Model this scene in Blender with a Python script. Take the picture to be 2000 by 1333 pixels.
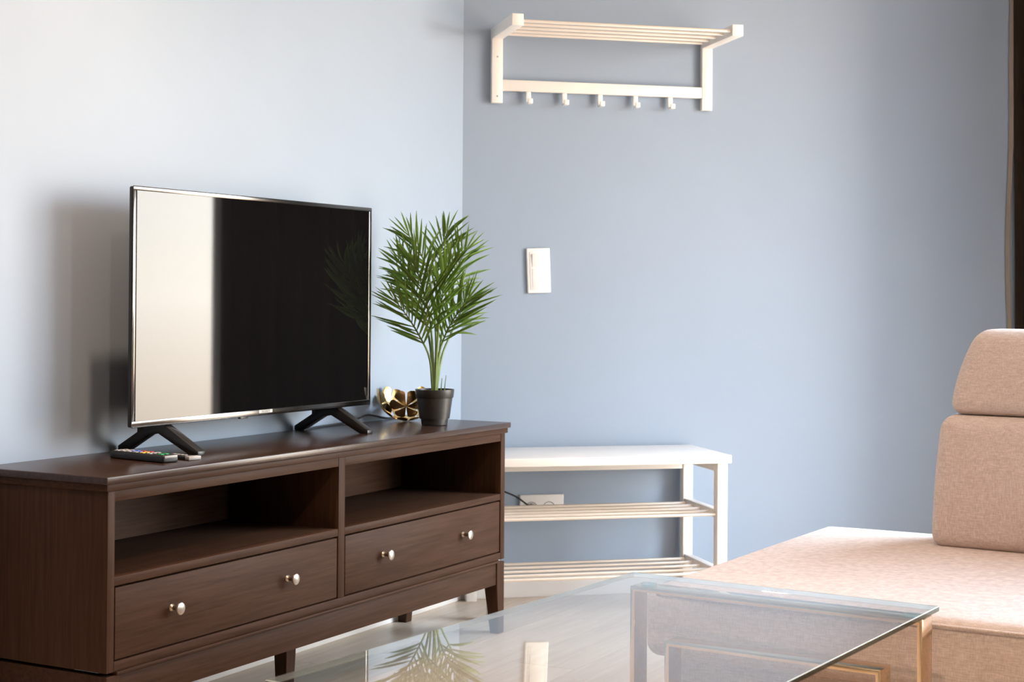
import bpy, bmesh, math, random
from mathutils import Vector, Matrix, Quaternion

for o in list(bpy.data.objects):
    bpy.data.objects.remove(o, do_unlink=True)
SC = bpy.context.scene
COL = SC.collection
R = math.radians
rnd = random.Random(7)

# ------------------------------------------------------------------ camera
YAW, PITCH, ROLL = 28.4073, 0.468, 0.3966
CAMPOS = Vector((2.6606, -4.5702, 0.996))
cam_d = bpy.data.cameras.new('camera')
cam = bpy.data.objects.new('camera', cam_d)
COL.objects.link(cam)
_y, _p, _r = R(YAW), R(PITCH), R(ROLL)
FW = Vector((-math.sin(_y) * math.cos(_p), math.cos(_y) * math.cos(_p), math.sin(_p)))
RT = Vector((math.cos(_y), math.sin(_y), 0))
UP = RT.cross(FW)
R2 = RT * math.cos(_r) + UP * math.sin(_r)
U2 = -RT * math.sin(_r) + UP * math.cos(_r)
M = Matrix((R2, U2, -FW)).transposed().to_4x4()
M.translation = CAMPOS
cam.matrix_world = M
cam_d.sensor_width = 36
cam_d.lens = 56.2125
cam_d.shift_y = -0.0547
cam_d.clip_start = 0.05
cam_d.dof.use_dof = True
cam_d.dof.focus_distance = 3.75
cam_d.dof.aperture_fstop = 8.0
SC.camera = cam

# ------------------------------------------------------------------ sky, lights, exposure
SKY_STRENGTH = 23.5
world = bpy.data.worlds.new('sky')
SC.world = world
world.use_nodes = True
wn, wl = world.node_tree.nodes, world.node_tree.links
wn.clear()
w_out = wn.new('ShaderNodeOutputWorld')
w_bg = wn.new('ShaderNodeBackground')
w_tc = wn.new('ShaderNodeTexCoord')
w_sep = wn.new('ShaderNodeSeparateXYZ')
w_map = wn.new('ShaderNodeMapRange')
w_ramp = wn.new('ShaderNodeValToRGB')
wl.new(w_tc.outputs['Generated'], w_sep.inputs[0])
w_map.inputs['From Min'].default_value = -1
w_map.inputs['From Max'].default_value = 1
wl.new(w_sep.outputs['Z'], w_map.inputs['Value'])
wl.new(w_map.outputs[0], w_ramp.inputs[0])
e = w_ramp.color_ramp.elements
e[0].position = 0.44; e[0].color = (0.60, 0.46, 0.35, 1)      # sunlit ground and facades
e[1].position = 0.80; e[1].color = (0.52, 0.73, 1.0, 1)       # blue sky overhead
m_ = e.new(0.50); m_.color = (1.0, 0.93, 0.83, 1)             # hazy horizon
wl.new(w_ramp.outputs[0], w_bg.inputs['Color'])
w_bg.inputs['Strength'].default_value = SKY_STRENGTH
wl.new(w_bg.outputs[0], w_out.inputs[0])

SC.view_settings.view_transform = 'Standard'
SC.view_settings.look = 'None'
SC.view_settings.gamma = 1
SC.view_settings.use_curve_mapping = False
SC.view_settings.exposure = 0.22
SC.cycles.use_denoising = True
SC.cycles.use_adaptive_sampling = True
SC.cycles.adaptive_threshold = 0.03
SC.cycles.max_bounces = 9
SC.cycles.diffuse_bounces = 4
SC.cycles.transparent_max_bounces = 16
SC.cycles.caustics_reflective = False
SC.cycles.caustics_refractive = False
SC.cycles.sample_clamp_indirect = 6

# the hat-rack wall frame: s along the wall from the corner, n out of the wall
PHI = R(47.7669)
DV = Vector((math.sin(PHI), math.cos(PHI), 0))
NV = Vector((math.cos(PHI), -math.sin(PHI), 0))
WROT = R(90) - PHI
def W(s, n, z=0.0):
    return DV * s + NV * n + Vector((0, 0, z))

CEIL = 2.6
S_END = 2.32                       # rack wall length, the window wall stands here
WINDOWS = [(0.66, 3.00, 0.06, 2.28), (3.55, 3.95, 0.06, 2.28)]
for (n0, n1, z0, z1) in WINDOWS:  # daylight enters here: sampling portals on the two window openings
    ld = bpy.data.lights.new('window_portal', 'AREA')
    ld.shape = 'RECTANGLE'; ld.size = n1 - n0; ld.size_y = z1 - z0
    ld.cycles.is_portal = True
    lo = bpy.data.objects.new('window_portal', ld); COL.objects.link(lo)
    lo.matrix_world = Matrix.Translation(W(S_END + 0.02, (n0 + n1) / 2, (z0 + z1) / 2)) @ \
        Matrix((NV, Vector((0, 0, 1)), DV)).transposed().to_4x4()

# warm ceiling downlight, then an added fill lamp (fixtures are built further down)
DOWNLIGHTS = [((.66, -1.90), 120.0, 112), ((2.15, -3.15), 150.0, 160)]
for (lx, ly), pw_, cone_ in DOWNLIGHTS:
    ld = bpy.data.lights.new('downlight_lamp', 'SPOT'); ld.energy = pw_; ld.color = (1.0, .69, .48)
    ld.spot_size = R(cone_); ld.spot_blend = 1.0; ld.shadow_soft_size = .04
    lo = bpy.data.objects.new('downlight_lamp', ld); COL.objects.link(lo); lo.location = (lx, ly, CEIL - .012)

# ------------------------------------------------------------------ helpers
def new_mat(name, base=(.8, .8, .8), rough=.5, metal=0.0, spec=.5):
    m = bpy.data.materials.new(name); m.use_nodes = True
    b = m.node_tree.nodes['Principled BSDF']
    b.inputs['Base Color'].default_value = (*base, 1)
    b.inputs['Roughness'].default_value = rough
    b.inputs['Metallic'].default_value = metal
    b.inputs['Specular IOR Level'].default_value = spec
    return m, m.node_tree.nodes, m.node_tree.links, b

def noise_mix(m, nodes, links, b, c1, c2, scale=(1, 1, 1), nscale=6, detail=4, bump=0.0, lo=.3, hi=.7, dist=.002, random_tint=0, nrough=.5, coord='Object'):
    tc = nodes.new('ShaderNodeTexCoord'); mp = nodes.new('ShaderNodeMapping')
    mp.inputs['Scale'].default_value = scale
    links.new(tc.outputs[coord], mp.inputs[0])
    vec = mp.outputs[0]
    if random_tint:
        oi = nodes.new('ShaderNodeObjectInfo'); ad = nodes.new('ShaderNodeVectorMath'); ad.operation = 'ADD'
        mu = nodes.new('ShaderNodeMath'); mu.operation = 'MULTIPLY'; mu.inputs[1].default_value = 37
        links.new(oi.outputs['Random'], mu.inputs[0]); links.new(mp.outputs[0], ad.inputs[0]); links.new(mu.outputs[0], ad.inputs[1])
        vec = ad.outputs[0]
    nz = nodes.new('ShaderNodeTexNoise'); nz.inputs['Scale'].default_value = nscale
    nz.inputs['Detail'].default_value = detail; nz.inputs['Roughness'].default_value = nrough
    links.new(vec, nz.inputs['Vector'])
    rp = nodes.new('ShaderNodeValToRGB')
    rp.color_ramp.elements[0].position = lo; rp.color_ramp.elements[0].color = (*c1, 1)
    rp.color_ramp.elements[1].position = hi; rp.color_ramp.elements[1].color = (*c2, 1)
    links.new(nz.outputs['Fac'], rp.inputs[0])
    out = rp.outputs[0]
    if random_tint:
        hs = nodes.new('ShaderNodeHueSaturation')
        mr = nodes.new('ShaderNodeMapRange'); mr.inputs['To Min'].default_value = 1 - random_tint; mr.inputs['To Max'].default_value = 1 + random_tint
        links.new(oi.outputs['Random'], mr.inputs['Value']); links.new(mr.outputs[0], hs.inputs['Value'])
        links.new(out, hs.inputs['Color']); out = hs.outputs[0]
    links.new(out, b.inputs['Base Color'])
    if bump:
        bp = nodes.new('ShaderNodeBump'); bp.inputs['Strength'].default_value = bump; bp.inputs['Distance'].default_value = dist
        links.new(nz.outputs['Fac'], bp.inputs['Height']); links.new(bp.outputs[0], b.inputs['Normal'])
    return nz

MATS = {}
m, n, l, b = new_mat('blue_grey_wall_paint', rough=.55, spec=.35)
noise_mix(m, n, l, b, (.292, .360, .450), (.304, .374, .466), nscale=2.5, bump=.05, dist=.001)
MATS['wall'] = m
m, n, l, b = new_mat('warm_brown_wall_paint', rough=.6, spec=.3); noise_mix(m, n, l, b, (.60, .51, .42), (.63, .535, .44), nscale=2.5, bump=.05, dist=.001); MATS['wall2'] = m
m, n, l, b = new_mat('ceiling_paint', (.7, .68, .65), .8); noise_mix(m, n, l, b, (.66, .64, .61), (.70, .68, .65), nscale=3); MATS['ceiling'] = m
m, n, l, b = new_mat('light_block_grey', rough=.9); noise_mix(m, n, l, b, (.22, .21, .20), (.30, .29, .27), nscale=6, bump=.2); MATS['block_grey'] = m  # dull tone keeps the added light-blocking wall from bouncing daylight
m, n, l, b = new_mat('white_trim', rough=.4); noise_mix(m, n, l, b, (.80, .79, .77), (.84, .83, .81), nscale=4); MATS['trim'] = m
m, n, l, b = new_mat('white_lacquer', rough=.32); noise_mix(m, n, l, b, (.83, .79, .74), (.87, .83, .78), scale=(3, 3, 3), nscale=5); MATS['white'] = m
m, n, l, b = new_mat('white_plastic', rough=.3); noise_mix(m, n, l, b, (.83, .82, .80), (.86, .85, .83), nscale=8); MATS['plastic'] = m
m, n, l, b = new_mat('steel_tube', rough=.36, metal=.65); noise_mix(m, n, l, b, (.78, .71, .63), (.83, .76, .68), nscale=9); MATS['rod'] = m
m, n, l, b = new_mat('oak_laminate', rough=.34, spec=.45)
noise_mix(m, n, l, b, (.58, .455, .34), (.75, .615, .485), scale=(14, .9, 14), nscale=3.2, detail=7, bump=.08, dist=.001, random_tint=.07, nrough=.62)
MATS['floor'] = m
WA, WB = (.031, .0145, .0078), (.062, .0315, .0185)
m, n, l, b = new_mat('dark_stained_wood_long', rough=.5, spec=.08)
noise_mix(m, n, l, b, WA, WB, scale=(26, 1.2, 26), nscale=5, detail=8, bump=.12, dist=.0008, lo=.25, hi=.75, nrough=.6)
MATS['wood_h'] = m
m, n, l, b = new_mat('dark_stained_wood_upright', rough=.5, spec=.07)
noise_mix(m, n, l, b, WA, WB, scale=(26, 26, 1.2), nscale=5, detail=8, bump=.12, dist=.0008, lo=.25, hi=.75, nrough=.6)
MATS['wood_v'] = m
m, n, l, b = new_mat('dark_wood_top', rough=.27, spec=.38)
noise_mix(m, n, l, b, tuple(x * .72 for x in WA), tuple(x * .72 for x in WB), scale=(26, 1.2, 26), nscale=5, detail=8, bump=.06, dist=.0006, lo=.25, hi=.75, nrough=.6)
MATS['wood_top'] = m
m, n, l, b = new_mat('brushed_nickel', rough=.36, metal=1.0); noise_mix(m, n, l, b, (.40, .36, .31), (.46, .42, .37), nscale=30); MATS['nickel'] = m
m, n, l, b = new_mat('dark_bore', rough=.5); noise_mix(m, n, l, b, (.02, .015, .012), (.03, .02, .015), nscale=30); MATS['dark'] = m
m, n, l, b = new_mat('black_plastic', rough=.38); noise_mix(m, n, l, b, (.010, .009, .009), (.016, .014, .013), nscale=40); MATS['black'] = m
m, n, l, b = new_mat('pot_plastic', rough=.42); noise_mix(m, n, l, b, (.016, .015, .014), (.022, .020, .019), nscale=40); MATS['pot'] = m
m, n, l, b = new_mat('cable_rubber', rough=.5); noise_mix(m, n, l, b, (.012, .013, .018), (.02, .021, .027), nscale=40); MATS['cable'] = m
m, n, l, b = new_mat('screen_glass', (.004, .004, .0045), .03, 0, .31); noise_mix(m, n, l, b, (.0038, .0036, .0038), (.0046, .0044, .0046), nscale=3); MATS['screen'] = m
m, n, l, b = new_mat('bezel_metal', rough=.16, metal=1.0); noise_mix(m, n, l, b, (.115, .105, .098), (.13, .12, .11), nscale=20); MATS['bezel'] = m
m, n, l, b = new_mat('badge_silver', rough=.3, metal=0.0); noise_mix(m, n, l, b, (.42, .41, .39), (.46, .45, .43), nscale=20); MATS['badge'] = m
m, n, l, b = new_mat('badge_letter', rough=.4); noise_mix(m, n, l, b, (.07, .07, .065), (.09, .09, .085), nscale=20); MATS['letter'] = m
m, n, l, b = new_mat('polished_brass', rough=.09, metal=1.0); noise_mix(m, n, l, b, (.70, .54, .36), (.76, .60, .42), nscale=12); MATS['brass'] = m
m, n, l, b = new_mat('gold_sheet', rough=.2, metal=1.0); noise_mix(m, n, l, b, (.72, .51, .22), (.80, .58, .27), nscale=30); MATS['gold'] = m
m, n, l, b = new_mat('potting_soil', rough=.95); noise_mix(m, n, l, b, (.02, .014, .01), (.06, .04, .028), nscale=90, bump=.6, dist=.004); MATS['soil'] = m
m, n, l, b = new_mat('dark_brown_curtain', rough=.9, spec=.1); noise_mix(m, n, l, b, (.018, .012, .008), (.028, .019, .013), scale=(60, 60, 3), nscale=4); MATS['curtain'] = m
m, n, l, b = new_mat('curtain_lining', rough=.9, spec=.1); noise_mix(m, n, l, b, (.22, .18, .15), (.27, .225, .19), scale=(60, 60, 3), nscale=4); MATS['lining'] = m
for nm, c in (('green', (.02, .35, .10)), ('yellow', (.70, .48, .06)), ('red', (.45, .03, .03)), ('blue', (.10, .14, .50)), ('grey', (.35, .34, .33))):
    m, n, l, b = new_mat('button_' + nm, rough=.45); noise_mix(m, n, l, b, c, tuple(min(1, x * 1.15) for x in c), nscale=40); MATS['b_' + nm] = m

# sofa fabric: melange weave, two crossed thread directions
m, n, l, b = new_mat('beige_melange_fabric', rough=.92, spec=.15)
tc = n.new('ShaderNodeTexCoord')
facs = []
for sc_ in ((600, 600, 60), (60, 60, 600), (90, 90, 90)):
    mp = n.new('ShaderNodeMapping'); mp.inputs['Scale'].default_value = sc_; l.new(tc.outputs['Object'], mp.inputs[0])
    nz = n.new('ShaderNodeTexNoise'); nz.inputs['Scale'].default_value = 1.0; nz.inputs['Detail'].default_value = 3; l.new(mp.outputs[0], nz.inputs['Vector'])
    facs.append(nz)
a1 = n.new('ShaderNodeMath'); a1.operation = 'ADD'; l.new(facs[0].outputs['Fac'], a1.inputs[0]); l.new(facs[1].outputs['Fac'], a1.inputs[1])
a2 = n.new('ShaderNodeMath'); a2.operation = 'MULTIPLY_ADD'; a2.inputs[1].default_value = .25; l.new(facs[2].outputs['Fac'], a2.inputs[0]); l.new(a1.outputs[0], a2.inputs[2])
rp = n.new('ShaderNodeValToRGB')
rp.color_ramp.elements[0].position = .40; rp.color_ramp.elements[0].color = (.55, .455, .41, 1)
rp.color_ramp.elements[1].position = .62; rp.color_ramp.elements[1].color = (.75, .65, .605, 1)
dv = n.new('ShaderNodeMath'); dv.operation = 'MULTIPLY'; dv.inputs[1].default_value = .444
l.new(a2.outputs[0], dv.inputs[0]); l.new(dv.outputs[0], rp.inputs[0]); l.new(rp.outputs[0], b.inputs['Base Color'])
bp = n.new('ShaderNodeBump'); bp.inputs['Strength'].default_value = .25; bp.inputs['Distance'].default_value = .001
l.new(dv.outputs[0], bp.inputs['Height']); l.new(bp.outputs[0], b.inputs['Normal'])
b.inputs['Sheen Weight'].default_value = .15
MATS['fabric'] = m

# leaf
m, n, l, b = new_mat('palm_leaf', rough=.42, spec=.5)
noise_mix(m, n, l, b, (.10, .195, .048), (.36, .50, .155), scale=(1, 1, 1), nscale=2.2, detail=2, random_tint=.25)
b.inputs['Subsurface Weight'].default_value = 0.0
tr = n.new('ShaderNodeBsdfTranslucent'); tr.inputs[0].default_value = (.20, .36, .06, 1)
mx = n.new('ShaderNodeMixShader'); mx.inputs[0].default_value = .25
l.new(b.outputs[0], mx.inputs[1]); l.new(tr.outputs[0], mx.inputs[2]); l.new(mx.outputs[0], n['Material Output'].inputs[0])
MATS['leaf'] = m
m, n, l, b = new_mat('palm_stalk', rough=.45); noise_mix(m, n, l, b, (.09, .16, .035), (.20, .27, .08), scale=(8, 8, 2), nscale=5); MATS['stalk'] = m

def thin_glass(name, tint, refl=True, double=True):
    m = bpy.data.materials.new(name); m.use_nodes = True
    n, l = m.node_tree.nodes, m.node_tree.links; n.clear()
    out = n.new('ShaderNodeOutputMaterial')
    t = n.new('ShaderNodeBsdfTransparent'); t.inputs[0].default_value = (*tint, 1)
    g = n.new('ShaderNodeBsdfGlossy'); g.inputs['Roughness'].default_value = .015; g.inputs['Color'].default_value = (.97, .98, .98, 1)
    geo = n.new('ShaderNodeNewGeometry')
    mr = n.new('ShaderNodeMapRange'); mr.inputs['To Min'].default_value = 1.5; mr.inputs['To Max'].default_value = 1 / 1.5
    l.new(geo.outputs['Backfacing'], mr.inputs['Value'])
    fr = n.new('ShaderNodeFresnel'); l.new(mr.outputs[0], fr.inputs['IOR'])
    fac = fr.outputs[0]
    if double:   # both faces of the sheet reflect: 2R/(1+R)
        a = n.new('ShaderNodeMath'); a.operation = 'ADD'; a.inputs[1].default_value = 1; l.new(fac, a.inputs[0])
        mu = n.new('ShaderNodeMath'); mu.operation = 'MULTIPLY'; mu.inputs[1].default_value = 2; l.new(fac, mu.inputs[0])
        d = n.new('ShaderNodeMath'); d.operation = 'DIVIDE'; l.new(mu.outputs[0], d.inputs[0]); l.new(a.outputs[0], d.inputs[1]); fac = d.outputs[0]
    mx = n.new('ShaderNodeMixShader'); l.new(fac, mx.inputs[0]); l.new(t.outputs[0], mx.inputs[1]); l.new(g.outputs[0], mx.inputs[2])
    l.new(mx.outputs[0], out.inputs[0]); return m
MATS['glass_top'] = thin_glass('table_glass_face', (.96, .985, .975))
MATS['pane'] = thin_glass('window_glass', (.98, .99, .985))
m = bpy.data.materials.new('table_glass_underside'); m.use_nodes = True; m.node_tree.nodes.clear()
t = m.node_tree.nodes.new('ShaderNodeBsdfTransparent'); o_ = m.node_tree.nodes.new('ShaderNodeOutputMaterial'); m.node_tree.links.new(t.outputs[0], o_.inputs[0])
MATS['glass_under'] = m
m = thin_glass('table_glass_edge', (.10, .16, .13), double=False); MATS['glass_edge'] = m
_n, _l = m.node_tree.nodes, m.node_tree.links      # deep green seen from outside, pale aqua seen through the sheet
_t = [x for x in _n if x.type == 'BSDF_TRANSPARENT'][0]; _g = [x for x in _n if x.type == 'NEW_GEOMETRY'][0]
_mc = _n.new('ShaderNodeMix'); _mc.data_type = 'RGBA'; _l.new(_g.outputs['Backfacing'], _mc.inputs[0])
_mc.inputs[6].default_value = (.10, .16, .13, 1); _mc.inputs[7].default_value = (.86, .94, .92, 1); _l.new(_mc.outputs[2], _t.inputs[0])
_tl = _n.new('ShaderNodeBsdfTranslucent'); _tl.inputs[0].default_value = (.88, .96, .94, 1); _mu = _n.new('ShaderNodeMath'); _mu.operation = 'MULTIPLY'; _mu.inputs[1].default_value = .4  # whitish glow painted in for light caught inside the glass edge
_l.new(_g.outputs['Backfacing'], _mu.inputs[0]); _ms = _n.new('ShaderNodeMixShader'); _out = [x for x in _n if x.type == 'OUTPUT_MATERIAL'][0]
_src = _out.inputs[0].links[0].from_socket; _l.new(_mu.outputs[0], _ms.inputs[0]); _l.new(_src, _ms.inputs[1]); _l.new(_tl.outputs[0], _ms.inputs[2]); _l.new(_ms.outputs[0], _out.inputs[0])
m = bpy.data.materials.new('table_glass_arris'); m.use_nodes = True; _n, _l = m.node_tree.nodes, m.node_tree.links; _n.clear()
_o = _n.new('ShaderNodeOutputMaterial'); _d = _n.new('ShaderNodeBsdfDiffuse'); _d.inputs[0].default_value = (.80, .90, .87, 1)
_t = _n.new('ShaderNodeBsdfTransparent'); _t.inputs[0].default_value = (.9, .96, .94, 1); _m = _n.new('ShaderNodeMixShader'); _m.inputs[0].default_value = .45
_l.new(_d.outputs[0], _m.inputs[1]); _l.new(_t.outputs[0], _m.inputs[2]); _l.new(_m.outputs[0], _o.inputs[0]); MATS['glass_arris'] = m  # pale colour stands in for the highlight along the glass rim
m = thin_glass('clear_pad', (.80, .93, .92), double=True); MATS['pad'] = m

def finish(bm, ang=32):
    bmesh.ops.recalc_face_normals(bm, faces=bm.faces)
    for f in bm.faces: f.smooth = True
    for ed in bm.edges:
        if len(ed.link_faces) == 2:
            ed.smooth = ed.calc_face_angle(0) < R(ang)
        else: ed.smooth = False

def obj(name, bm, mat, parent=None, loc=None, rotz=None, kind=None, recalc=True):
    if recalc: finish(bm)
    me = bpy.data.meshes.new(name); bm.to_mesh(me); bm.free()
    for mm in (mat if isinstance(mat, (list, tuple)) else [mat]):
        me.materials.append(MATS[mm] if isinstance(mm, str) else mm)
    o = bpy.data.objects.new(name, me); COL.objects.link(o)
    if parent: o.parent = parent
    if loc is not None: o.location = loc
    if rotz is not None: o.rotation_euler = (0, 0, rotz)
    if kind: o['kind'] = kind
    return o

def tag(o, label, cat, group=None):
    o['label'] = label; o['category'] = cat
    if group: o['group'] = group
    return o

def thing(name, label, cat, loc=(0, 0, 0), rotz=0, group=None):
    o = bpy.data.objects.new(name, None); COL.objects.link(o)
    o.empty_display_size = .05
    o.location = loc; o.rotation_euler = (0, 0, rotz)
    return tag(o, label, cat, group)

def box(bm, x0, x1, y0, y1, z0, z1, bev=0.0, seg=2):
    r = bmesh.ops.create_cube(bm, size=1)
    vs = r['verts']
    for v in vs:
        v.co = Vector((x0 + (v.co.x + .5) * (x1 - x0), y0 + (v.co.y + .5) * (y1 - y0), z0 + (v.co.z + .5) * (z1 - z0)))
    if bev > 0:
        es = list({ed for v in vs for ed in v.link_edges})
        bmesh.ops.bevel(bm, geom=es, offset=bev, segments=seg, affect='EDGES', profile=.5)
    return bm

def BX(*a, **k): return box(bmesh.new(), *a, **k)

def tube(bm, pts, r, n=10, caps=True):
    pts = [Vector(p) for p in pts]
    rings = []; prev = None
    for i, p in enumerate(pts):
        t = (pts[min(i + 1, len(pts) - 1)] - pts[max(i - 1, 0)]).normalized()
        if prev is None:
            a = t.orthogonal().normalized()
        else:
            a = (prev - t * prev.dot(t)).normalized()
        prev = a; bb = t.cross(a)
        rr = r[i] if isinstance(r, (list, tuple)) else r
        rings.append([bm.verts.new(p + (a * math.cos(2 * math.pi * k / n) + bb * math.sin(2 * math.pi * k / n)) * rr) for k in range(n)])
    for i in range(len(rings) - 1):
        for k in range(n):
            bm.faces.new((rings[i][k], rings[i][(k + 1) % n], rings[i + 1][(k + 1) % n], rings[i + 1][k]))
    if caps:
        bm.faces.new(rings[0][::-1]); bm.faces.new(rings[-1])
    return bm

def lathe(bm, prof, n=32, center=(0, 0, 0), axis='z'):
    """prof: list of (radius, height); closed ends where radius is 0"""
    c = Vector(center); rings = []
    for r_, h in prof:
        ring = []
        if r_ < 1e-6:
            p = Vector((0, 0, h)) if axis == 'z' else Vector((h, 0, 0))
            ring = [bm.verts.new(c + p)] * n
        else:
            for k in range(n):
                a = 2 * math.pi * k / n
                p = Vector((r_ * math.cos(a), r_ * math.sin(a), h)) if axis == 'z' else Vector((h, r_ * math.cos(a), r_ * math.sin(a)))
                ring.append(bm.verts.new(c + p))
        rings.append(ring)
    for i in range(len(rings) - 1):
        for k in range(n):
            q = [rings[i][k], rings[i][(k + 1) % n], rings[i + 1][(k + 1) % n], rings[i + 1][k]]
            u = []
            for v in q:
                if v not in u: u.append(v)
            if len(u) > 2:
                try: bm.faces.new(u)
                except ValueError: pass
    return bm

def prism(bm, poly, axis, a0, a1, bev=0.0):
    """extrude a 2-D polygon along an axis ('x': poly=(y,z), 'y': poly=(x,z), 'z': poly=(x,y))"""
    def P(q, a):
        return {'x': Vector((a, q[0], q[1])), 'y': Vector((q[0], a, q[1])), 'z': Vector((q[0], q[1], a))}[axis]
    v0 = [bm.verts.new(P(q, a0)) for q in poly]; v1 = [bm.verts.new(P(q, a1)) for q in poly]
    N = len(poly)
    fs = [bm.faces.new(v0[::-1]), bm.faces.new(v1)] + [bm.faces.new((v0[i], v0[(i + 1) % N], v1[(i + 1) % N], v1[i])) for i in range(N)]
    bmesh.ops.recalc_face_normals(bm, faces=fs)
    if bev:
        es = list({ed for f in fs for ed in f.edges})
        bmesh.ops.bevel(bm, geom=es, offset=bev, segments=2, affect='EDGES', profile=.5)
    return bm

def rounded(hx, hy, hz, r, seg=14, fn=None, inner=5):
    """closed rounded block centred at the origin; fn(v) deforms it"""
    bm = bmesh.new()
    def samples(h):
        a = [-h + r * (1 - math.cos(math.pi / 2 * i / inner)) for i in range(inner)]
        mid = [(-h + r) + (2 * h - 2 * r) * i / seg for i in range(seg + 1)]
        return a + mid + [-x for x in a[::-1]]
    H = (hx, hy, hz); cache = {}
    def vert(p):
        inn = Vector([max(-H[i] + r, min(H[i] - r, p[i])) for i in range(3)])
        d = Vector(p) - inn
        q = inn + d.normalized() * r if d.length > 1e-9 else inn
        key = tuple(round(x, 5) for x in p)
        if key not in cache:
            cache[key] = bm.verts.new(fn(q) if fn else q)
        return cache[key]
    for ax in range(3):
        u, v = [(1, 2), (0, 2), (0, 1)][ax]
        su, sv = samples(H[u]), samples(H[v])
        for sg in (-1, 1):
            for i in range(len(su) - 1):
                for j in range(len(sv) - 1):
                    qs = []
                    for (a, c) in ((i, j), (i + 1, j), (i + 1, j + 1), (i, j + 1)):
                        p = [0, 0, 0]; p[ax] = sg * H[ax]; p[u] = su[a]; p[v] = sv[c]
                        w = vert(p)
                        if w not in qs: qs.append(w)
                    if len(qs) > 2:
                        try: bm.faces.new(qs)
                        except ValueError: pass
    return bm

def smooth_path(pts, n=8):
    pts = [Vector(p) for p in pts]; out = []
    P = [pts[0] * 2 - pts[1]] + pts + [pts[-1] * 2 - pts[-2]]
    for i in range(1, len(P) - 2):
        for k in range(n):
            t = k / n; a, b_, c, d = P[i - 1], P[i], P[i + 1], P[i + 2]
            out.append(.5 * ((2 * b_) + (c - a) * t + (2 * a - 5 * b_ + 4 * c - d) * t * t + (3 * b_ - a - 3 * c + d) * t ** 3))
    out.append(pts[-1]); return out

def struct(name, bm, mat, parent=None, **k):
    return obj(name, bm, mat, parent, kind='structure', **k)

# ------------------------------------------------------------------ room shell
E_N = 7.0                                              # far end of the window wall
cA = Vector((0, 0)); cB = W(S_END, 0).to_2d(); cC = W(S_END, E_N).to_2d()
cD = Vector((cC.x, -7.0)); cE = Vector((0, -7.0))
ROOM = [cE, cD, cC, cB, cA]                            # counter-clockwise

def clip(poly, room):
    out = [Vector(p) for p in poly]
    for i in range(len(room)):
        a, b_ = room[i], room[(i + 1) % len(room)]
        ed = b_ - a
        def side(p): return ed.x * (p.y - a.y) - ed.y * (p.x - a.x)
        inp, out = out, []
        for j in range(len(inp)):
            p, q = inp[j], inp[(j + 1) % len(inp)]
            sp, sq = side(p), side(q)
            if sp >= 0: out.append(p)
            if (sp >= 0) != (sq >= 0): out.append(p + (q - p) * (sp / (sp - sq)))
        if len(out) < 3: return []
    return out

fl = struct('floor', prism(bmesh.new(), [tuple(p) for p in ROOM], 'z', -.12, -.0085), 'floor')
pw, gap = .193, .0007
row = 0; x = 0.0
while x < cC.x:
    y = -7.0 - rnd.uniform(.05, 1.2)
    while y < 1.6:
        L_ = 1.285
        p = clip([(x + gap, y + gap), (x + pw - gap, y + gap), (x + pw - gap, y + L_ - gap), (x + gap, y + L_ - gap)], ROOM)
        if p:
            area = abs(sum(p[i].x * p[(i + 1) % len(p)].y - p[(i + 1) % len(p)].x * p[i].y for i in range(len(p)))) / 2
            if area > .004:
                c = sum(p, Vector((0, 0))) / len(p)
                pl = obj('plank', prism(bmesh.new(), [tuple(q - c) for q in p], 'z', -.008, 0), 'floor', fl, loc=(c.x, c.y, 0))
        y += L_
    x += pw; row += 1

def wall_seg(p, q, z0, z1, t, bm=None):
    """wall slab along p->q, thickness t to the outside (right-hand side of the counter-clockwise room)"""
    bm = bm or bmesh.new()
    d = (q - p).normalized(); o_ = Vector((d.y, -d.x)) * t
    return prism(bm, [tuple(p), tuple(q), tuple(q + o_), tuple(p + o_)], 'z', z0, z1)

struct('ceiling', prism(bmesh.new(), [tuple(p) for p in ROOM], 'z', CEIL, CEIL + .12), 'ceiling')
struct('wall_left', wall_seg(cA, cE, -.12, CEIL + .12, .12), 'wall')
struct('wall_right', wall_seg(cB, cA, -.12, CEIL + .12, .12), 'wall')
struct('wall_back', wall_seg(cE, cD, -.12, CEIL + .12, .12), 'wall2')
struct('wall_far_side', wall_seg(cD, cC, -.12, CEIL + .12, .12), 'wall2')
bm = bmesh.new()
def ww(n0, n1, z0, z1): wall_seg(W(S_END, n1).to_2d(), W(S_END, n0).to_2d(), z0, z1, .16, bm)
cur = -.12
for (n0, n1, z0, z1) in WINDOWS:
    ww(cur, n0, -.12, CEIL + .12); ww(n0, n1, -.12, z0); ww(n0, n1, z1, CEIL + .12); cur = n1
ww(cur, E_N + .12, -.12, CEIL + .12)
struct('wall_window', bm, 'wall')
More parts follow.
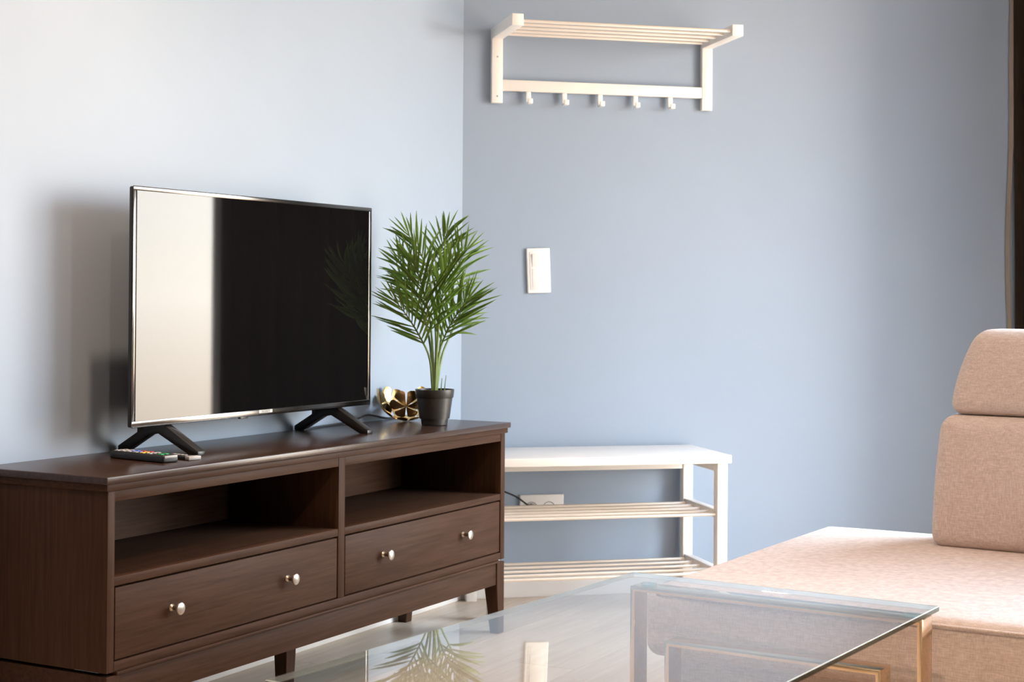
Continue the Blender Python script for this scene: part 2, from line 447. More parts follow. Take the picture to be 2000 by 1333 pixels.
# local frame of the window wall: x = n direction, y = outwards (s)
WWROT = math.atan2(NV.y, NV.x)
for i, (n0, n1, z0, z1) in enumerate(WINDOWS):
    e_ = bpy.data.objects.new('window_%d' % (i + 1), None); COL.objects.link(e_); e_['kind'] = 'structure'
    e_.location = W(S_END, n0, z0); e_.rotation_euler = (0, 0, WWROT)
    wdt, hgt = n1 - n0, z1 - z0
    fr = .05
    bm = bmesh.new()
    box(bm, 0, wdt, .04, .10, 0, fr, .004); box(bm, 0, wdt, .04, .10, hgt - fr, hgt, .004)
    box(bm, 0, fr, .04, .10, fr, hgt - fr, .004); box(bm, wdt - fr, wdt, .04, .10, fr, hgt - fr, .004)
    obj('window_frame', bm, 'trim', e_)
    obj('mullion', BX(wdt / 2 - .035, wdt / 2 + .035, .045, .095, fr, hgt - fr, .004), 'trim', e_)
    for (a, b_) in ((fr, wdt / 2 - .035), (wdt / 2 + .035, wdt - fr)):
        pb = bmesh.new(); vs = [pb.verts.new(v) for v in ((a, .07, fr), (b_, .07, fr), (b_, .07, hgt - fr), (a, .07, hgt - fr))]; pb.faces.new(vs)
        obj('pane', pb, 'pane', e_)

light_block = struct('wall_light_block', prism(bmesh.new(), [tuple(W(S_END + .17, 3.08).to_2d()), tuple(W(S_END + 1.35, 3.08).to_2d()), tuple(W(S_END + 1.35, 3.24).to_2d()), tuple(W(S_END + .17, 3.24).to_2d())], 'z', -.12, CEIL + .12), 'block_grey')   # added unseen wall outside, cuts slanting daylight off the rack wall
BBH, BBT = .066, .012
for nm, p, q in (('baseboard_left', cA, cE), ('baseboard_right', cB, cA)):
    d = (q - p).normalized(); inn = Vector((-d.y, d.x)) * BBT
    k0 = p + d * .0; k1 = q
    # mitre towards the shared corner of the two walls
    bis = (DV + Vector((0, -1, 0))).normalized().to_2d()
    mit = bis * (BBT / math.sin(math.acos(max(-1, min(1, bis.dot(Vector((0, -1))))))))
    a_in = mit if (p - cA).length < 1e-6 else p + inn
    b_in = mit if (q - cA).length < 1e-6 else q + inn
    struct(nm, prism(bmesh.new(), [tuple(p), tuple(q), tuple(b_in), tuple(a_in)], 'z', 0, BBH, .002), 'trim')

m = bpy.data.materials.new('lamp_lens'); m.use_nodes = True
b = m.node_tree.nodes['Principled BSDF']; b.inputs['Emission Color'].default_value = (1, .78, .55, 1); b.inputs['Emission Strength'].default_value = 6
MATS['lens'] = m
for i, ((lx, ly), _, _) in enumerate(DOWNLIGHTS):
    dl = thing('downlight', ['round recessed ceiling downlight above the television', 'added round ceiling fill light behind the coffee table'][i], 'downlight', loc=(lx, ly, CEIL))
    rb = bmesh.new(); lathe(rb, [(.048, -.0005), (.062, -.0005), (.060, -.007), (.050, -.009), (.048, -.006), (.048, -.0005)], 32); obj('trim_ring', rb, 'trim', dl)
    rb = bmesh.new(); lathe(rb, [(0, -.0005), (.0475, -.0005), (.0475, -.003), (0, -.003)], 32); obj('lens', rb, 'lens', dl)

# ------------------------------------------------------------------ curtain by the window
ct = thing('curtain', 'dark brown floor-length curtain gathered in the corner beside the blue wall', 'curtain', loc=W(2.066, .03, 0), rotz=WWROT)
def sheet(path, z0, z1, th, nz=10, wob=None):
    bm = bmesh.new(); cols = []
    for i, (x_, y_) in enumerate(path):
        t = Vector(path[min(i + 1, len(path) - 1)]) - Vector(path[max(i - 1, 0)]); nn = Vector((-t.y, t.x)).normalized() * th / 2
        c0, c1 = [], []
        for k in range(nz + 1):
            z = z0 + (z1 - z0) * k / nz
            dx, dy = wob(i, z) if wob else (0, 0)
            c0.append(bm.verts.new((x_ + dx - nn.x, y_ + dy - nn.y, z))); c1.append(bm.verts.new((x_ + dx + nn.x, y_ + dy + nn.y, z)))
        cols.append((c0, c1))
    for i in range(len(cols) - 1):
        for s in (0, 1):
            for k in range(nz):
                bm.faces.new((cols[i][s][k], cols[i + 1][s][k], cols[i + 1][s][k + 1], cols[i][s][k + 1]))
        for k in (0, nz):
            bm.faces.new((cols[i][0][k], cols[i + 1][0][k], cols[i + 1][1][k], cols[i][1][k]))
    for i in (0, -1):
        for k in range(nz):
            bm.faces.new((cols[i][0][k], cols[i][1][k], cols[i][1][k + 1], cols[i][0][k + 1]))
    return bm
path = []
for i in range(97):
    t = i / 96
    path.append((t * .70, -.005 + .042 * math.cos(t * 2 * math.pi * 6.0 + math.pi)))
obj('fabric_panel', sheet(path, .02, 2.48, .004, 14, lambda i, z: (0, .006 * math.sin(z * 2.1 + i * .13))), 'curtain', ct)
path = [(-.020 + .006 * k, -.056 + .0022 * k) for k in range(4)]
obj('lining_edge', sheet(path, .02, 2.48, .003, 40, lambda i, z: (0, .006 * math.sin(z * 3.7 + .5) + .003 * math.sin(z * 9.1) - .004)), 'lining', ct)
rb = bmesh.new(); tube(rb, [(-.02, 0, 2.5), (3.2, 0, 2.5)], .012, 12)
rod = obj('curtain_rod', rb, 'black', loc=W(2.066, .03, 0), rotz=WWROT)
tag(rod, 'thin black rod carrying the dark brown curtain above the window', 'curtain rod')

# ------------------------------------------------------------------ TV unit
TX1, TZ = .3866, .6248                # front of the top slab, top height
FX = .375                             # front plane of the carcass
Y0, Y1 = -2.078, -.381
YD0, YD1 = -1.2480, -1.2200
tv_u = thing('tv_unit', 'dark brown wooden TV unit with two open shelves and two knobbed drawers', 'tv unit')
bm = bmesh.new()
box(bm, .0135, TX1, Y0 - .016, Y1 + .016, .6085, TZ, .0028, 3)
obj('top', bm, 'wood_top', tv_u)
obj('top_moulding', BX(.016, TX1 - .006, Y0 - .008, Y1 + .008, .5935, .6083, .002), 'wood_h', tv_u)
st = .0215
obj('side_panel', BX(.02, FX, Y0, Y0 + st, .2195, .5933, .0012), 'wood_v', tv_u)
obj('side_panel', BX(.02, FX, Y1 - st - .003, Y1, .2195, .5933, .0012), 'wood_v', tv_u)
obj('divider', BX(.026, FX - .0005, YD0, YD1, .2402, .5933, .001), 'wood_v', tv_u)
obj('back_panel', BX(.0205, .0255, Y0 + st, Y1 - st - .003, .22, .593), 'wood_h', tv_u)
yl0, yl1 = Y0 + st + .0003, YD0 - .0003
yr0, yr1 = YD1 + .0003, Y1 - st - .0033
for (a, b_) in ((yl0, yl1), (yr0, yr1)):
    obj('top_rail', BX(.355, FX - .001, a, b_, .5705, .5932, .001), 'wood_h', tv_u)
    obj('shelf', BX(.026, FX - .001, a, b_, .3960, .4145, .0012), 'wood_h', tv_u)
    g = .0042
    dr = obj('drawer', BX(.352, FX - .0015, a + g, b_ - g, .2435, .3920, .0012), 'wood_h', tv_u)
    for yk in ((-1.875, -1.458) if a == yl0 else (-1.039, -.624)):
        kb = bmesh.new()
        lathe(kb, [(0, 0), (.0085, 0), (.0078, .002), (.0052, .005), (.0048, .012), (.0068, .017), (.0120, .0205), (.0135, .0235), (.0128, .0262), (.0085, .0280), (0, .0287)], 28, (FX - .0016, yk, .322), 'x')
        obj('knob', kb, 'nickel', dr)
    obj('drawer_back', BX(.03, .3518, a + .012, b_ - .012, .2435, .38), 'dark', dr)
obj('bottom_rail', BX(.026, FX, Y0 + st + .0003, Y1 - st - .0033, .2195, .2400, .001), 'wood_h', tv_u)
# base: ledge, apron rails, tapered legs, centre leg
LX, LW = .045, .043
obj('base_ledge', BX(.022, FX + .0045, Y0 + .027, Y1 - LW + .008, .2120, .2193, .002), 'wood_h', tv_u)
obj('apron', BX(.345, FX - .004, Y0 + LW, Y1 - LW, .1465, .2118, .001), 'wood_h', tv_u)
obj('apron', BX(.045, .065, Y0 + LW, Y1 - LW, .1465, .2118, .001), 'wood_h', tv_u)
obj('side_apron', BX(.06, .345, Y0 + .004, Y0 + .024, .1465, .2118, .001), 'wood_h', tv_u)
obj('side_apron', BX(.06, .345, Y1 - .024, Y1 - .004, .1465, .2118, .001), 'wood_h', tv_u)
def leg_mesh(x_out, dx, y_out, dy):
    """square leg, straight on the two outer faces, tapering on the inner ones below the apron"""
    bm = bmesh.new()
    rings = []
    for z, wx, wy in ((.2118, LX, LW), (.1465, LX, LW), (0, .030, .031)):
        xs = sorted((x_out, x_out + dx * wx)); ys = sorted((y_out, y_out + dy * wy))
        rings.append([bm.verts.new((a, c, z)) for a, c in ((xs[0], ys[0]), (xs[1], ys[0]), (xs[1], ys[1]), (xs[0], ys[1]))])
    for i in range(2):
        for k in range(4):
            bm.faces.new((rings[i][k], rings[i][(k + 1) % 4], rings[i + 1][(k + 1) % 4], rings[i + 1][k]))
    bm.faces.new(rings[0]); bm.faces.new(rings[-1][::-1])
    bmesh.ops.bevel(bm, geom=list(bm.edges), offset=.0012, segments=1, affect='EDGES')
    return bm
for xo, dx in ((FX, -1), (.022, 1)):
    for yo, dy in ((Y0, 1), (Y1, -1)):
        obj('leg', leg_mesh(xo, dx, yo, dy), 'wood_v', tv_u)
bm = bmesh.new()
r_ = []
for z, h in ((.2118, .0205), (.10, .0200), (0, .0165)):
    r_.append([bm.verts.new((.2025 + sx * h, -1.2342 + sy * h, z)) for sx, sy in ((-1, -1), (1, -1), (1, 1), (-1, 1))])
for i in range(2):
    for k in range(4): bm.faces.new((r_[i][k], r_[i][(k + 1) % 4], r_[i + 1][(k + 1) % 4], r_[i + 1][k]))
bm.faces.new(r_[0]); bm.faces.new(r_[2][::-1])
obj('leg', bm, 'wood_v', tv_u)
obj('cross_rail', BX(.065, .345, -1.2542, -1.2142, .19, .2118), 'wood_h', tv_u)

# ------------------------------------------------------------------ television
TVX = .165
TY0, TY1, TZ0, TZ1 = -1.774, -.790, .6928, 1.2475
tv = thing('television', 'flat black television with thin bezel standing on splayed feet on the TV unit', 'television', loc=(0, 0, 0))
bm = BX(TVX - .0150, TVX - .0024, TY0 + .001, TY1 - .001, TZ0 + .001, TZ1 - .001, .004, 3)
obj('panel_shell', bm, 'black', tv)
obj('rear_housing', BX(TVX - .055, TVX - .0137, TY0 + .10, TY1 - .10, TZ0 + .03, TZ0 + .36, .015, 3), 'black', tv)
bm = bmesh.new()   # bezel: frame with a wider bottom bar
bx0, bx1 = TVX - .0024, TVX
side, topb, botb = .0135, .0105, .0150
box(bm, bx0, bx1, TY0, TY1, TZ1 - topb, TZ1, .0016, 2); box(bm, bx0, bx1, TY0, TY1, TZ0, TZ0 + botb, .0016, 2)
box(bm, bx0, bx1, TY0, TY0 + side, TZ0 + botb - .001, TZ1 - topb + .001, .0016, 2); box(bm, bx0, bx1, TY1 - side, TY1, TZ0 + botb - .001, TZ1 - topb + .001, .0016, 2)
obj('bezel', bm, 'bezel', tv)
obj('screen', BX(TVX - .0024, TVX - .0010, TY0 + side - .001, TY1 - side + .001, TZ0 + botb - .001, TZ1 - topb + .001), 'screen', tv)
bd = obj('badge', BX(TVX, TVX + .0012, -1.3030, -1.2465, .6985 , .7068, .0004, 1), 'badge', tv)
cu = bpy.data.curves.new('lettering', 'FONT'); cu.body = 'SONY'; cu.size = .0088; cu.align_x = 'CENTER'; cu.align_y = 'CENTER'; cu.extrude = .0003; cu.space_character = 1.25
to = bpy.data.objects.new('lettering_tmp', cu); COL.objects.link(to)
dg = bpy.context.evaluated_depsgraph_get(); me = bpy.data.meshes.new_from_object(to.evaluated_get(dg))
bpy.data.objects.remove(to, do_unlink=True)
me.materials.append(MATS['letter'])
lt = bpy.data.objects.new('lettering', me); COL.objects.link(lt); lt.parent = bd
lt.location = (TVX + .0014, -1.2748, .7026); lt.rotation_euler = (R(90), 0, R(90)); lt.scale = (1.28, 1, 1)
obj('sensor', BX(TVX - .010, TVX - .001, -1.375, -1.345, TZ0 - .004, TZ0 + .001, .001), 'black', tv)
def foot(yc):
    zt = TZ + .0002
    outer = [(.0145, zt), (.0145, zt + .012), (.112, TZ0 + .002), (.152, TZ0 + .002), (.2585, zt + .0095), (.2585, zt)]
    inner = [(.232, zt), (.138, zt + .046), (.110, zt + .042), (.038, zt)]
    bm = bmesh.new(); prism(bm, outer + inner, 'y', yc - .013, yc + .013, .0015)
    f_ = obj('foot', bm, 'black', tv)
    obj('bracket', BX(.070, .084, yc - .009, yc + .009, zt + .036, TZ0 + .030, .002), 'black', f_)
    return f_
foot(-1.640); foot(-.932)

# ------------------------------------------------------------------ remotes
def quad_frame(p0, p1):
    d = Vector(p1) - Vector(p0); return math.atan2(d.y, d.x)
rm = thing('remote_control', 'long black remote control with coloured buttons lying under the TV', 'remote', loc=(.215, -1.790, TZ), rotz=R(-9))
obj('body', BX(-.093, .093, -.022, .022, .0003, .0175, .004, 3), 'black', rm)
obj('end_strip', BX(.0925, .0942, -.018, .018, .011, .0165, .0005), 'b_grey', rm)
bt = [(-.075, -.012, 'b_grey'), (-.075, .0, 'b_grey'), (-.075, .012, 'b_grey'), (-.055, -.012, 'b_grey'), (-.055, 0, 'b_grey'), (-.055, .012, 'b_grey'),
      (-.035, -.012, 'b_grey'), (-.035, 0, 'b_blue'), (-.035, .012, 'b_blue'), (-.012, -.012, 'b_grey'), (-.012, 0, 'b_blue'), (-.012, .012, 'b_red'),
      (.012, -.012, 'b_yellow'), (.012, 0, 'b_yellow'), (.012, .012, 'b_red'), (.036, -.012, 'b_grey'), (.036, 0, 'b_grey'), (.036, .012, 'b_grey'),
      (.072, -.010, 'b_green'), (.072, .004, 'b_green')]
for (x_, y_, c_) in bt:
    obj('button', BX(x_ - .006, x_ + .006, y_ - .0042, y_ + .0042, .0170, .0192, .0006, 1), c_, rm)
rm2 = thing('remote_control', 'small grey-tipped remote control beside the left TV foot', 'remote', loc=(.272, -1.722, TZ), rotz=R(-14))
obj('body', BX(-.045, .045, -.017, .017, .0003, .0085, .003, 2), 'black', rm2)
obj('end_cap', BX(.030, .0460, -.0172, .0172, .0005, .0095, .002, 2), 'b_grey', rm2)
for i in range(4):
    obj('button', BX(-.036 + i * .014, -.028 + i * .014, -.004, .004, .0083, .0100, .0006, 1), 'b_grey', rm2)

# ------------------------------------------------------------------ hat rack (local x = s, local y = -n)
ZR = 1.8925
rk = thing('hat_rack', 'white wall-mounted hat rack with tube shelf and five coat hooks', 'hat rack', loc=W(.092, 0, 0), rotz=WROT)
RW, RP = .776, .0375
for i, x0 in enumerate((0, RW - RP)):
    obj('post', BX(x0, x0 + RP, -.022, -.0005, 1.643, ZR - .006, .002), 'white', rk)
    bm = prism(bmesh.new(), [(-.0005, ZR - .002), (-.299, ZR), (-.299, ZR - .0375), (-.022, ZR - .0375), (-.0005, ZR - .0375)], 'x', x0 - .0004, x0 + RP + .0004, .0025)
    obj('arm', bm, 'white', rk)
    for zz in ((1.665, 1.796) if i == 0 else ()):
        sb = bmesh.new(); lathe(sb, [(0, 0), (.0032, 0), (.0032, .0012), (0, .0012)], 12)
        bmesh.ops.rotate(sb, verts=sb.verts, cent=(0, 0, 0), matrix=Matrix.Rotation(R(90), 3, 'X'))
        so = obj('screw', sb, 'b_grey', rk, loc=(x0 + RP / 2, -.0219, zz))
obj('hook_rail', BX(RP, RW - RP, -.0205, -.002, 1.6843, 1.7215, .002), 'white', rk)
for nn in (.283, .217, .151, .085, .0245):
    obj('rod', tube(bmesh.new(), [(RP - .006, -nn, ZR - .0205), (RW - RP + .006, -nn, ZR - .0205)], .0056, 16), 'rod', rk)
for k in range(5):
    xs = .1265 + k * .1247
    bm = bmesh.new()
    box(bm, xs - .0085, xs + .0085, -.0200, -.0135, 1.6415, 1.6843, .002, 2)
    box(bm, xs - .0085, xs + .0085, -.046, -.0150, 1.6415, 1.6485, .002, 2)
    box(bm, xs - .0085, xs + .0085, -.0475, -.0410, 1.6418, 1.6590, .0025, 2)
    obj('hook', bm, 'plastic', rk)

# ------------------------------------------------------------------ shoe bench
bn = thing('shoe_bench', 'low white bench with two tube shoe shelves under the hat rack', 'bench', loc=W(0, 0, 0), rotz=WROT)
BL0, BL1 = .0125, .7945
BN0, BN1 = .018, .3866
obj('seat_board', BX(BL0 - .0085, BL1 + .0075, -BN1, -BN0 + .002, .4735, .5001, .003, 3), 'white', bn)
lw = .0345
for (a, b_) in ((BL0, BL0 + lw), (BL1 - lw, BL1)):
    for (c, d) in ((BN0, BN0 + .034), (BN1 - .0165 - .034, BN1 - .0165)):
        obj('leg', BX(a, b_, -d, -c, 0, .4733, .002), 'white', bn)
    for z0, z1, nm in ((.4440, .4733, 'seat_rail'), (.2945, .3215, 'side_rail'), (.1065, .1335, 'side_rail')):
        obj(nm, BX(a + .004, b_ - .004, -(BN1 - .0165 - .034), -(BN0 + .034), z0, z1, .0015), 'white', bn)
obj('back_rail', BX(BL0 + lw, BL1 - lw, -(BN0 + .030), -(BN0 + .010), .4225, .4733, .0015), 'white', bn)
for zz in (.3075, .1195):
    for nn in (.0665, .133, .2, .267, .334) if False else (.060, .133, .206, .279, .352):
        obj('rod', tube(bmesh.new(), [(BL0 + lw - .012, -nn, zz), (BL1 - lw + .012, -nn, zz)], .0055, 14), 'rod', bn)

# ------------------------------------------------------------------ switch and socket
sw = thing('light_switch', 'white double light switch plate on the blue wall under the hat rack', 'light switch', loc=W(.2606, 0, 1.0885), rotz=WROT)
sw.rotation_euler = (Matrix.Rotation(WROT, 3, 'Z') @ Matrix.Rotation(R(-2.2), 3, 'Y')).to_euler()
obj('plate', BX(-.0405, .0405, -.0095, -.0005, -.0752, .0752, .004, 3), 'plastic', sw)
obj('inner_frame', BX(-.0305, .0305, -.0108, -.0092, -.064, .064, .0012, 2), 'plastic', sw)
def rocker(z0, z1, tilt):
    bm = bmesh.new(); prism(bm, [(-.0105, z0), (-.0105, z1), (-.0135 - tilt, z1), (-.0135, (z0 + z1) / 2), (-.0135 + tilt, z0)], 'x', -.0225, .0225, .0008)
    return obj('rocker', bm, 'plastic', sw)
rocker(.014, .056, .002)
obj('blank_cover', BX(-.0235, .0235, -.0120, -.0105, -.056, .006, .001, 2), 'plastic', sw)

so = thing('wall_socket', 'white double wall socket behind the rods of the shoe bench', 'socket', loc=W(.2765, 0, .300), rotz=WROT)
obj('plate', BX(-.076, .076, -.011, -.0005, -.0405, .0405, .004, 3), 'plastic', so)
for xx in (-.036, .024):
    sb = bmesh.new(); lathe(sb, [(0, -.0005), (.0215, -.0005), (.0215, .002), (.0195, .002), (.0185, -.0002), (0, -.0002)], 28)
    bmesh.ops.rotate(sb, verts=sb.verts, cent=(0, 0, 0), matrix=Matrix.Rotation(R(90), 3, 'X'))
    skt = obj('socket_ring', sb, 'b_grey', so, loc=(xx, -.0108, -.004))

# ------------------------------------------------------------------ power cable
cb = bmesh.new()
pts = [(.075, -.985, TZ + .0040), (.052, -.935, TZ + .0035), (.030, -.850, TZ + .0035), (.022, -.760, TZ + .0035), (.018, -.690, TZ + .005), (.017, -.630, TZ + .013),
       (.017, -.585, TZ + .020), (.0175, -.540, TZ + .015), (.018, -.480, TZ + .0045), (.020, -.420, TZ + .0035), (.024, -.362, TZ + .0035), (.030, -.335, TZ - .012), (.030, -.325, TZ - .07),
       (.04, -.30, .47)]
q = [W(.075, .030, .385), W(.110, .034, .3665), W(.141, .036, .3562), W(.181, .040, .3384), W(.212, .046, .316), W(.232, .044, .302), W(.2395, .034, .2965)]
tube(cb, smooth_path(pts + [tuple(p) for p in q], 6), .0030, 8)
cab = tag(obj('power_cable', cb, 'cable'), 'thin black power cable from behind the TV down to the wall socket', 'cable')
pb = bmesh.new(); lathe(pb, [(0, 0), (.0165, 0), (.0165, .016), (.010, .028), (.005, .036), (0, .036)], 24)
bmesh.ops.rotate(pb, verts=pb.verts, cent=(0, 0, 0), matrix=Matrix.Rotation(R(90), 3, 'X'))
pg = obj('plug', pb, 'b_grey', cab); pg.matrix_world = Matrix.Translation(W(.2405, .0125, .296)) @ Matrix.Rotation(WROT, 4, 'Z')

# ------------------------------------------------------------------ gold petal bowl
BR = .090
bw = thing('petal_bowl', 'gold metal bowl of cut-out flowers beside the potted palm', 'bowl', loc=(.1045, -.505, TZ + .0006))
def petal_flower(axis, spin):
    """six petals curved on the sphere of radius BR centred at height BR"""
    axis = Vector(axis).normalized(); u = axis.orthogonal().normalized(); v = axis.cross(u)
    bm = bmesh.new(); th = .0012
    AR = R(33.5)
    for k in range(6):
        a0 = spin + k * math.pi / 3
        rows = []
        NR, NC = 12, 6
        for i in range(NR + 1):
            t = i / NR
            rr = AR * (.02 + .98 * t)
            # petal half-width as an angle on the sphere: narrow waist, round outer end
            hw = AR * .47 * (max(0.0, math.sin(math.pi * min(1, t ** 1.15 * .985 + .012))) ** .62) * (.25 + .75 * t)
            hw = min(hw, rr * math.tan(R(24.5)))
            hw = max(hw, AR * .018)
            row_ = []
            for j in range(NC + 1):
                w_ = (j / NC * 2 - 1) * hw
                row_.append((rr, w_))
            rows.append(row_)
        for sgn in (0, 1):
            pass
        def P(rr, w_, rad):
            d = (u * math.cos(a0) + v * math.sin(a0)); s_ = (-u * math.sin(a0) + v * math.cos(a0))
            dirv = (axis * math.cos(rr) + d * math.sin(rr)); dirv = (dirv + s_ * math.tan(w_)).normalized()
            p = dirv * rad + Vector((0, 0, BR))
            return Vector((p.x, p.y, max(p.z, 0.0)))
        V = [[[bm.verts.new(P(rr, w_, BR - s * th)) for (rr, w_) in row_] for row_ in rows] for s in (0, 1)]
        for i in range(NR):
            for j in range(NC):
                bm.faces.new((V[0][i][j], V[0][i][j + 1], V[0][i + 1][j + 1], V[0][i + 1][j]))
                bm.faces.new((V[1][i][j], V[1][i + 1][j], V[1][i + 1][j + 1], V[1][i][j + 1]))
            for j in (0, NC):
                bm.faces.new((V[0][i][j], V[0][i + 1][j], V[1][i + 1][j], V[1][i][j]))
        for i in (0, NR):
            for j in range(NC):
                bm.faces.new((V[0][i][j], V[0][i][j + 1], V[1][i][j + 1], V[1][i][j]))
    return bm
obj('flower', petal_flower((0, 0, -1), 0), 'gold', bw)
face0 = math.atan2(CAMPOS.y + .472, CAMPOS.x - .09)
for k in range(5):
    a = face0 + k * 2 * math.pi / 5
    el = R(63.4 - 90)
    obj('flower', petal_flower((math.cos(a) * math.cos(el), math.sin(a) * math.cos(el), math.sin(el)), R(8)), 'gold', bw)

# ------------------------------------------------------------------ potted palm
PX, PY = .252, -.585
pt = thing('potted_palm', 'green artificial palm in a small black plastic pot on the TV unit', 'plant', loc=(PX, PY, TZ))
pb = bmesh.new()
lathe(pb, [(0, .0004), (.0360, .0004), (.0375, .002), (.0475, .080), (.0480, .0805), (.0540, .0805), (.0550, .0820), (.0572, .1030), (.0570, .1045), (.0548, .1045), (.0525, .083), (.0440, .020), (0, .020)], 48)
obj('pot', pb, 'pot', pt)
sb = bmesh.new(); lathe(sb, [(0, .0206), (.043, .0206), (.0516, .084), (.030, .088), (0, .090)], 32)
obj('soil', sb, 'soil', pt)
PXM = 1 / 672.0                               # metres per photo pixel at the plant
CAMR = RT; CAMF = Vector((-math.sin(_y), math.cos(_y), 0))
def pp(px, py, dep=0.0):
    """local position for a drawing offset (px right, py up from the pot centre) and a depth towards the wall"""
    return CAMR * ((px - 846) * PXM) + CAMF * dep + Vector((0, 0, (836 - py) * PXM))
# leaflet meshes, length 1 along +y, folded along the midrib
def leaflet_mesh(curl):
    bm = bmesh.new(); NS = 6; rows = []
    for i in range(NS + 1):
        t = i / NS
        hw = .5 * (math.sin(math.pi * (t * .93 + .05)) ** .75) * (1 - .35 * t)
        if i == NS: hw = .03
        z = -curl * t * t
        rows.append([bm.verts.new((-hw, t, z + .20 * hw)), bm.verts.new((0, t, z)), bm.verts.new((hw, t, z + .20 * hw))])
    for i in range(NS):
        for j in range(2):
            bm.faces.new((rows[i][j], rows[i][j + 1], rows[i + 1][j + 1], rows[i + 1][j]))
    for f in bm.faces: f.smooth = True
    me = bpy.data.meshes.new('leaflet'); bm.to_mesh(me); bm.free(); me.materials.append(MATS['leaf']); return me
LM = [leaflet_mesh(.04), leaflet_mesh(.10), leaflet_mesh(.17)]
# fronds: control points (px, py, depth), leaflet start fraction, leaflet length, number per side, lean of the blade plane
FR = [
    ([(849, 768, .0), (853, 704, -.01), (868, 656, -.02), (890, 618, -.035), (914, 586, -.05)], .40, .112, 13, .15),
    ([(842, 768, .0), (836, 706, -.01), (818, 664, -.03), (794, 624, -.05), (768, 590, -.06)], .42, .098, 12, .3),
    ([(844, 768, .0), (842, 690, -.01), (836, 622, -.05), (822, 562, -.08), (804, 512, -.10)], .40, .125, 14, .55),
    ([(846, 768, .0), (847, 664, .02), (836, 562, .03), (815, 500, .05), (788, 460, .06)], .50, .100, 12, -.3),
    ([(848, 768, .0), (850, 655, .03), (847, 555, .06), (854, 492, .08), (868, 452, .09)], .52, .102, 12, .5),
    ([(850, 768, .0), (858, 664, .01), (871, 584, .03), (887, 528, .05), (906, 488, .06)], .48, .100, 12, -.2),
    ([(843, 768, .0), (836, 682, .02), (817, 602, .05), (792, 552, .07), (766, 508, .08)], .46, .100, 12, .4),
    ([(847, 768, -.01), (851, 684, -.03), (858, 612, -.07), (867, 560, -.09), (880, 518, -.11)], .42, .112, 13, .9),
    ([(845, 768, .01), (838, 692, .05), (820, 624, .08), (798, 578, .10), (772, 545, .11)], .46, .090, 11, -.4),
    ([(849, 768, .01), (859, 700, .05), (878, 652, .08), (893, 616, .10), (904, 584, .11)], .46, .085, 10, .1),
]
total = 0; rest = bmesh.new(); n_indiv = 0
for fi, (cp, start, ll, cnt, lean) in enumerate(FR):
    P_ = smooth_path([pp(*c) for c in cp], 7)
    NPT = len(P_)
    st_ = obj('frond', tube(bmesh.new(), P_, [.0036 * (1 - .72 * i / (NPT - 1)) + .0004 for i in range(NPT)], 7), 'stalk', pt)
    for k in range(cnt + 1):
        tt = start + (1 - start) * (k / cnt) ** .95
        f_ = tt * (NPT - 1); i0 = min(int(f_), NPT - 2); p = P_[i0].lerp(P_[i0 + 1], f_ - i0)
        tan = (P_[i0 + 1] - P_[max(i0 - 1, 0)]).normalized()
        sidev = tan.cross(-CAMF).normalized()              # in the picture-like plane of the frond
        nrm = sidev.cross(tan).normalized()
        sidev = (sidev * math.cos(lean) + nrm * math.sin(lean)).normalized()
        u_ = k / cnt
        ln = 1.14 * ll * (.62 + .55 * math.sin(math.pi * (.18 + .72 * u_)) - .22 * u_) * rnd.uniform(.9, 1.1)
        spread = R(51 - 33 * u_ + rnd.uniform(-9, 9))
        sides = (-1, 1) if k < cnt else (0,)
        for sd in sides:
            d = (tan * math.cos(spread) + sidev * sd * math.sin(spread)).normalized() if sd else tan
            d = (d + Vector((0, 0, rnd.uniform(-.12, .16))) - nrm * .10 * abs(sd)).normalized()
            zz = (nrm + sidev * sd * rnd.uniform(-.2, .35) + Vector((0, 0, .35))); zz = (zz - d * zz.dot(d)).normalized()
            xx = d.cross(zz)
            wd = .0094 * rnd.uniform(.85, 1.15) * (1 - .30 * u_)
            mt = Matrix(((xx.x * wd, d.x * ln, zz.x * ln, p.x), (xx.y * wd, d.y * ln, zz.y * ln, p.y), (xx.z * wd, d.z * ln, zz.z * ln, p.z), (0, 0, 0, 1)))
            # keep leaflets clear of the TV edge and of the wall
            tip = mt @ Vector((0, 1, 0)); wt = Vector((PX + tip.x, PY + tip.y, TZ + tip.z))
            if wt.x < .012: continue
            total += 1
            lf = bpy.data.objects.new('leaflet', LM[rnd.choice((0, 0, 1, 1, 2))]); COL.objects.link(lf)
            lf.parent = st_; lf.matrix_local = mt
for (dx_, h_) in ((22, 52), (14, 40)):
    obj('young_shoot', tube(bmesh.new(), [pp(846 + dx_ * .8, 782, .0), pp(846 + dx_, 762 - h_ * .45, .0)], [.0022, .0009], 7), 'stalk', pt)

# ------------------------------------------------------------------ glass coffee table
TA = R(-4.4)
tb = thing('coffee_table', 'glass-topped coffee table on nested flat brass frames in front of the sofa', 'coffee table', loc=(1.3085, -1.5345, 0), rotz=TA)
TWD, TLN, GZ = .643, 1.135, .431
bm = bmesh.new(); box(bm, 0, TWD, -TLN, 0, GZ - .010, GZ, .0012, 1)
finish(bm)
for f in bm.faces:
    f.material_index = 0 if f.normal.z > .9 else (3 if f.normal.z > .3 else (1 if f.normal.z < -.9 else 2))
obj('glass_top', bm, ('glass_top', 'glass_under', 'glass_edge', 'glass_arris'), tb)
FT = GZ - .0145                       # top of the outer frame
def u_frame(name, xa, xb, ya, yb, zt, t):
    bm = bmesh.new()
    prism(bm, [(xa, 0), (xa, zt), (xb, zt), (xb, 0), (xb - t, 0), (xb - t, zt - t), (xa + t, zt - t), (xa + t, 0)], 'y', ya, yb, .0008)
    return obj(name, bm, 'brass', tb)
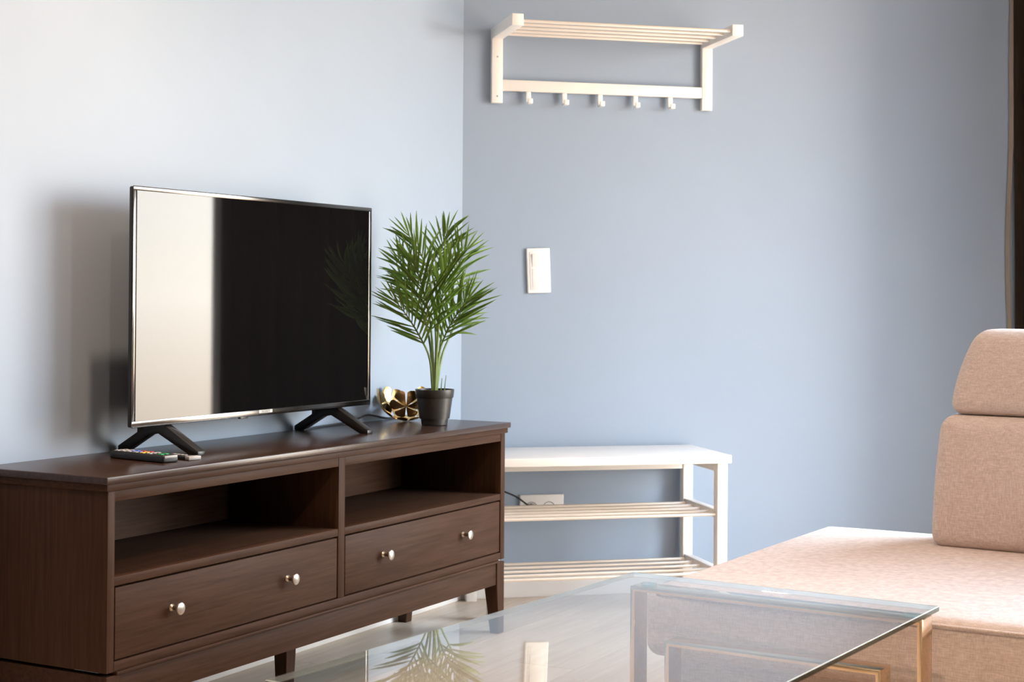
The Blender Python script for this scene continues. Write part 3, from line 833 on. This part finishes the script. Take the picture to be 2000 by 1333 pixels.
for (ya, yb) in ((-.075, -.020), (-TLN + .020, -TLN + .075)):
    u_frame('outer_frame', .034, .612 + .024, ya, yb, FT, .010)
    u_frame('inner_frame', .112, .558, ya, yb, .315, .010)
    for xp in (.062, .608):
        pd = bmesh.new(); lathe(pd, [(0, 0), (.0155, 0), (.0155, .0043), (0, .0043)], 24)
        obj('pad', pd, 'pad', tb, loc=(xp, (ya + yb) / 2, FT + .0001))
        sc_b = bmesh.new(); lathe(sc_b, [(0, 0), (.0065, 0), (.0065, -.005), (0, -.005)], 16)
        obj('screw', sc_b, 'black', tb, loc=(xp - (.0 if xp < .3 else .022) + (0 if xp > .3 else .022), (ya + yb) / 2, FT - .0101))
for xa in (.034, .626):
    obj('floor_rail', BX(xa, xa + .010, -TLN + .0752, -.0752, .0, .010, .0008), 'brass', tb)

# ------------------------------------------------------------------ sofa
SA = R(-2.4)
sf = thing('sofa', 'beige woven fabric sofa with open seat end and tall back cushion', 'sofa', loc=(1.292, -1.447, 0), rotz=SA)
SL, SD, SH = 1.62, 1.12, .385
zc0 = .238
def seat_fn(v):
    q = v.copy()
    ux, uy = q.x / (SL / 2), q.y / (SD / 2)
    if q.z > 0:
        q.z += .012 * (1 - abs(ux) ** 6) * (1 - abs(uy) ** 4)
    return q
bm = rounded(SL / 2, SD / 2, (SH - zc0) / 2, .030, seg=20, fn=seat_fn)
seat = obj('seat', bm, 'fabric', sf, loc=(SL / 2, SD / 2, (SH + zc0) / 2))
pz = SH - .012
pip = smooth_path([(.030, .004, pz), (.3, -.0012, pz), (1.2, -.0012, pz), (SL - .03, .004, pz)], 6)
obj('piping', tube(bmesh.new(), [tuple(Vector(p) - Vector((SL / 2, SD / 2, (SH + zc0) / 2))) for p in pip], .0032, 8), 'fabric', seat)
bm = rounded((SL - .07) / 2, (SD - .07) / 2, .105, .018, seg=8)
obj('base', bm, 'fabric', sf, loc=(SL / 2, SD / 2, .145))
for xx in (.12, SL - .12):
    for yy in (.12, SD - .12):
        fb = bmesh.new(); lathe(fb, [(0, 0), (.018, 0), (.024, .048), (0, .048)], 20)
        obj('foot', fb, 'black', sf, loc=(xx, yy, 0))
def cushion(name, x0, x1, y0, y1, z0, z1, r, taper, bulge, lean, parent):
    hx, hy, hz = (x1 - x0) / 2, (y1 - y0) / 2, (z1 - z0) / 2
    def fn(v):
        q = v.copy(); t = (q.z + hz) / (2 * hz); ux = q.x / hx
        q.x *= 1 - taper * t * t / hx
        if q.y < 0: q.y -= bulge * (1 - abs(ux) ** 3) * math.sin(math.pi * min(1, max(0, .12 + .8 * t)))
        q.y += lean * t
        return q
    return obj(name, rounded(hx, hy, hz, r, seg=12, fn=fn), 'fabric', parent, loc=((x0 + x1) / 2, (y0 + y1) / 2, (z0 + z1) / 2))
CX0 = .368
cushion('back_cushion', CX0, CX0 + .74, .835, 1.06, SH + .006, .716, .034, .022, .030, .012, sf)
cushion('head_cushion', CX0 + .036, CX0 + .74 - .036, .868, 1.03, .7165, .927, .034, .055, .022, .055, sf)
cushion('head_cushion', CX0 + .786, CX0 + 1.19, .868, 1.03, .7165, .927, .034, .055, .022, .055, sf)
cushion('back_cushion', CX0 + .75, CX0 + 1.225, .835, 1.06, SH + .006, .716, .034, .022, .030, .012, sf)
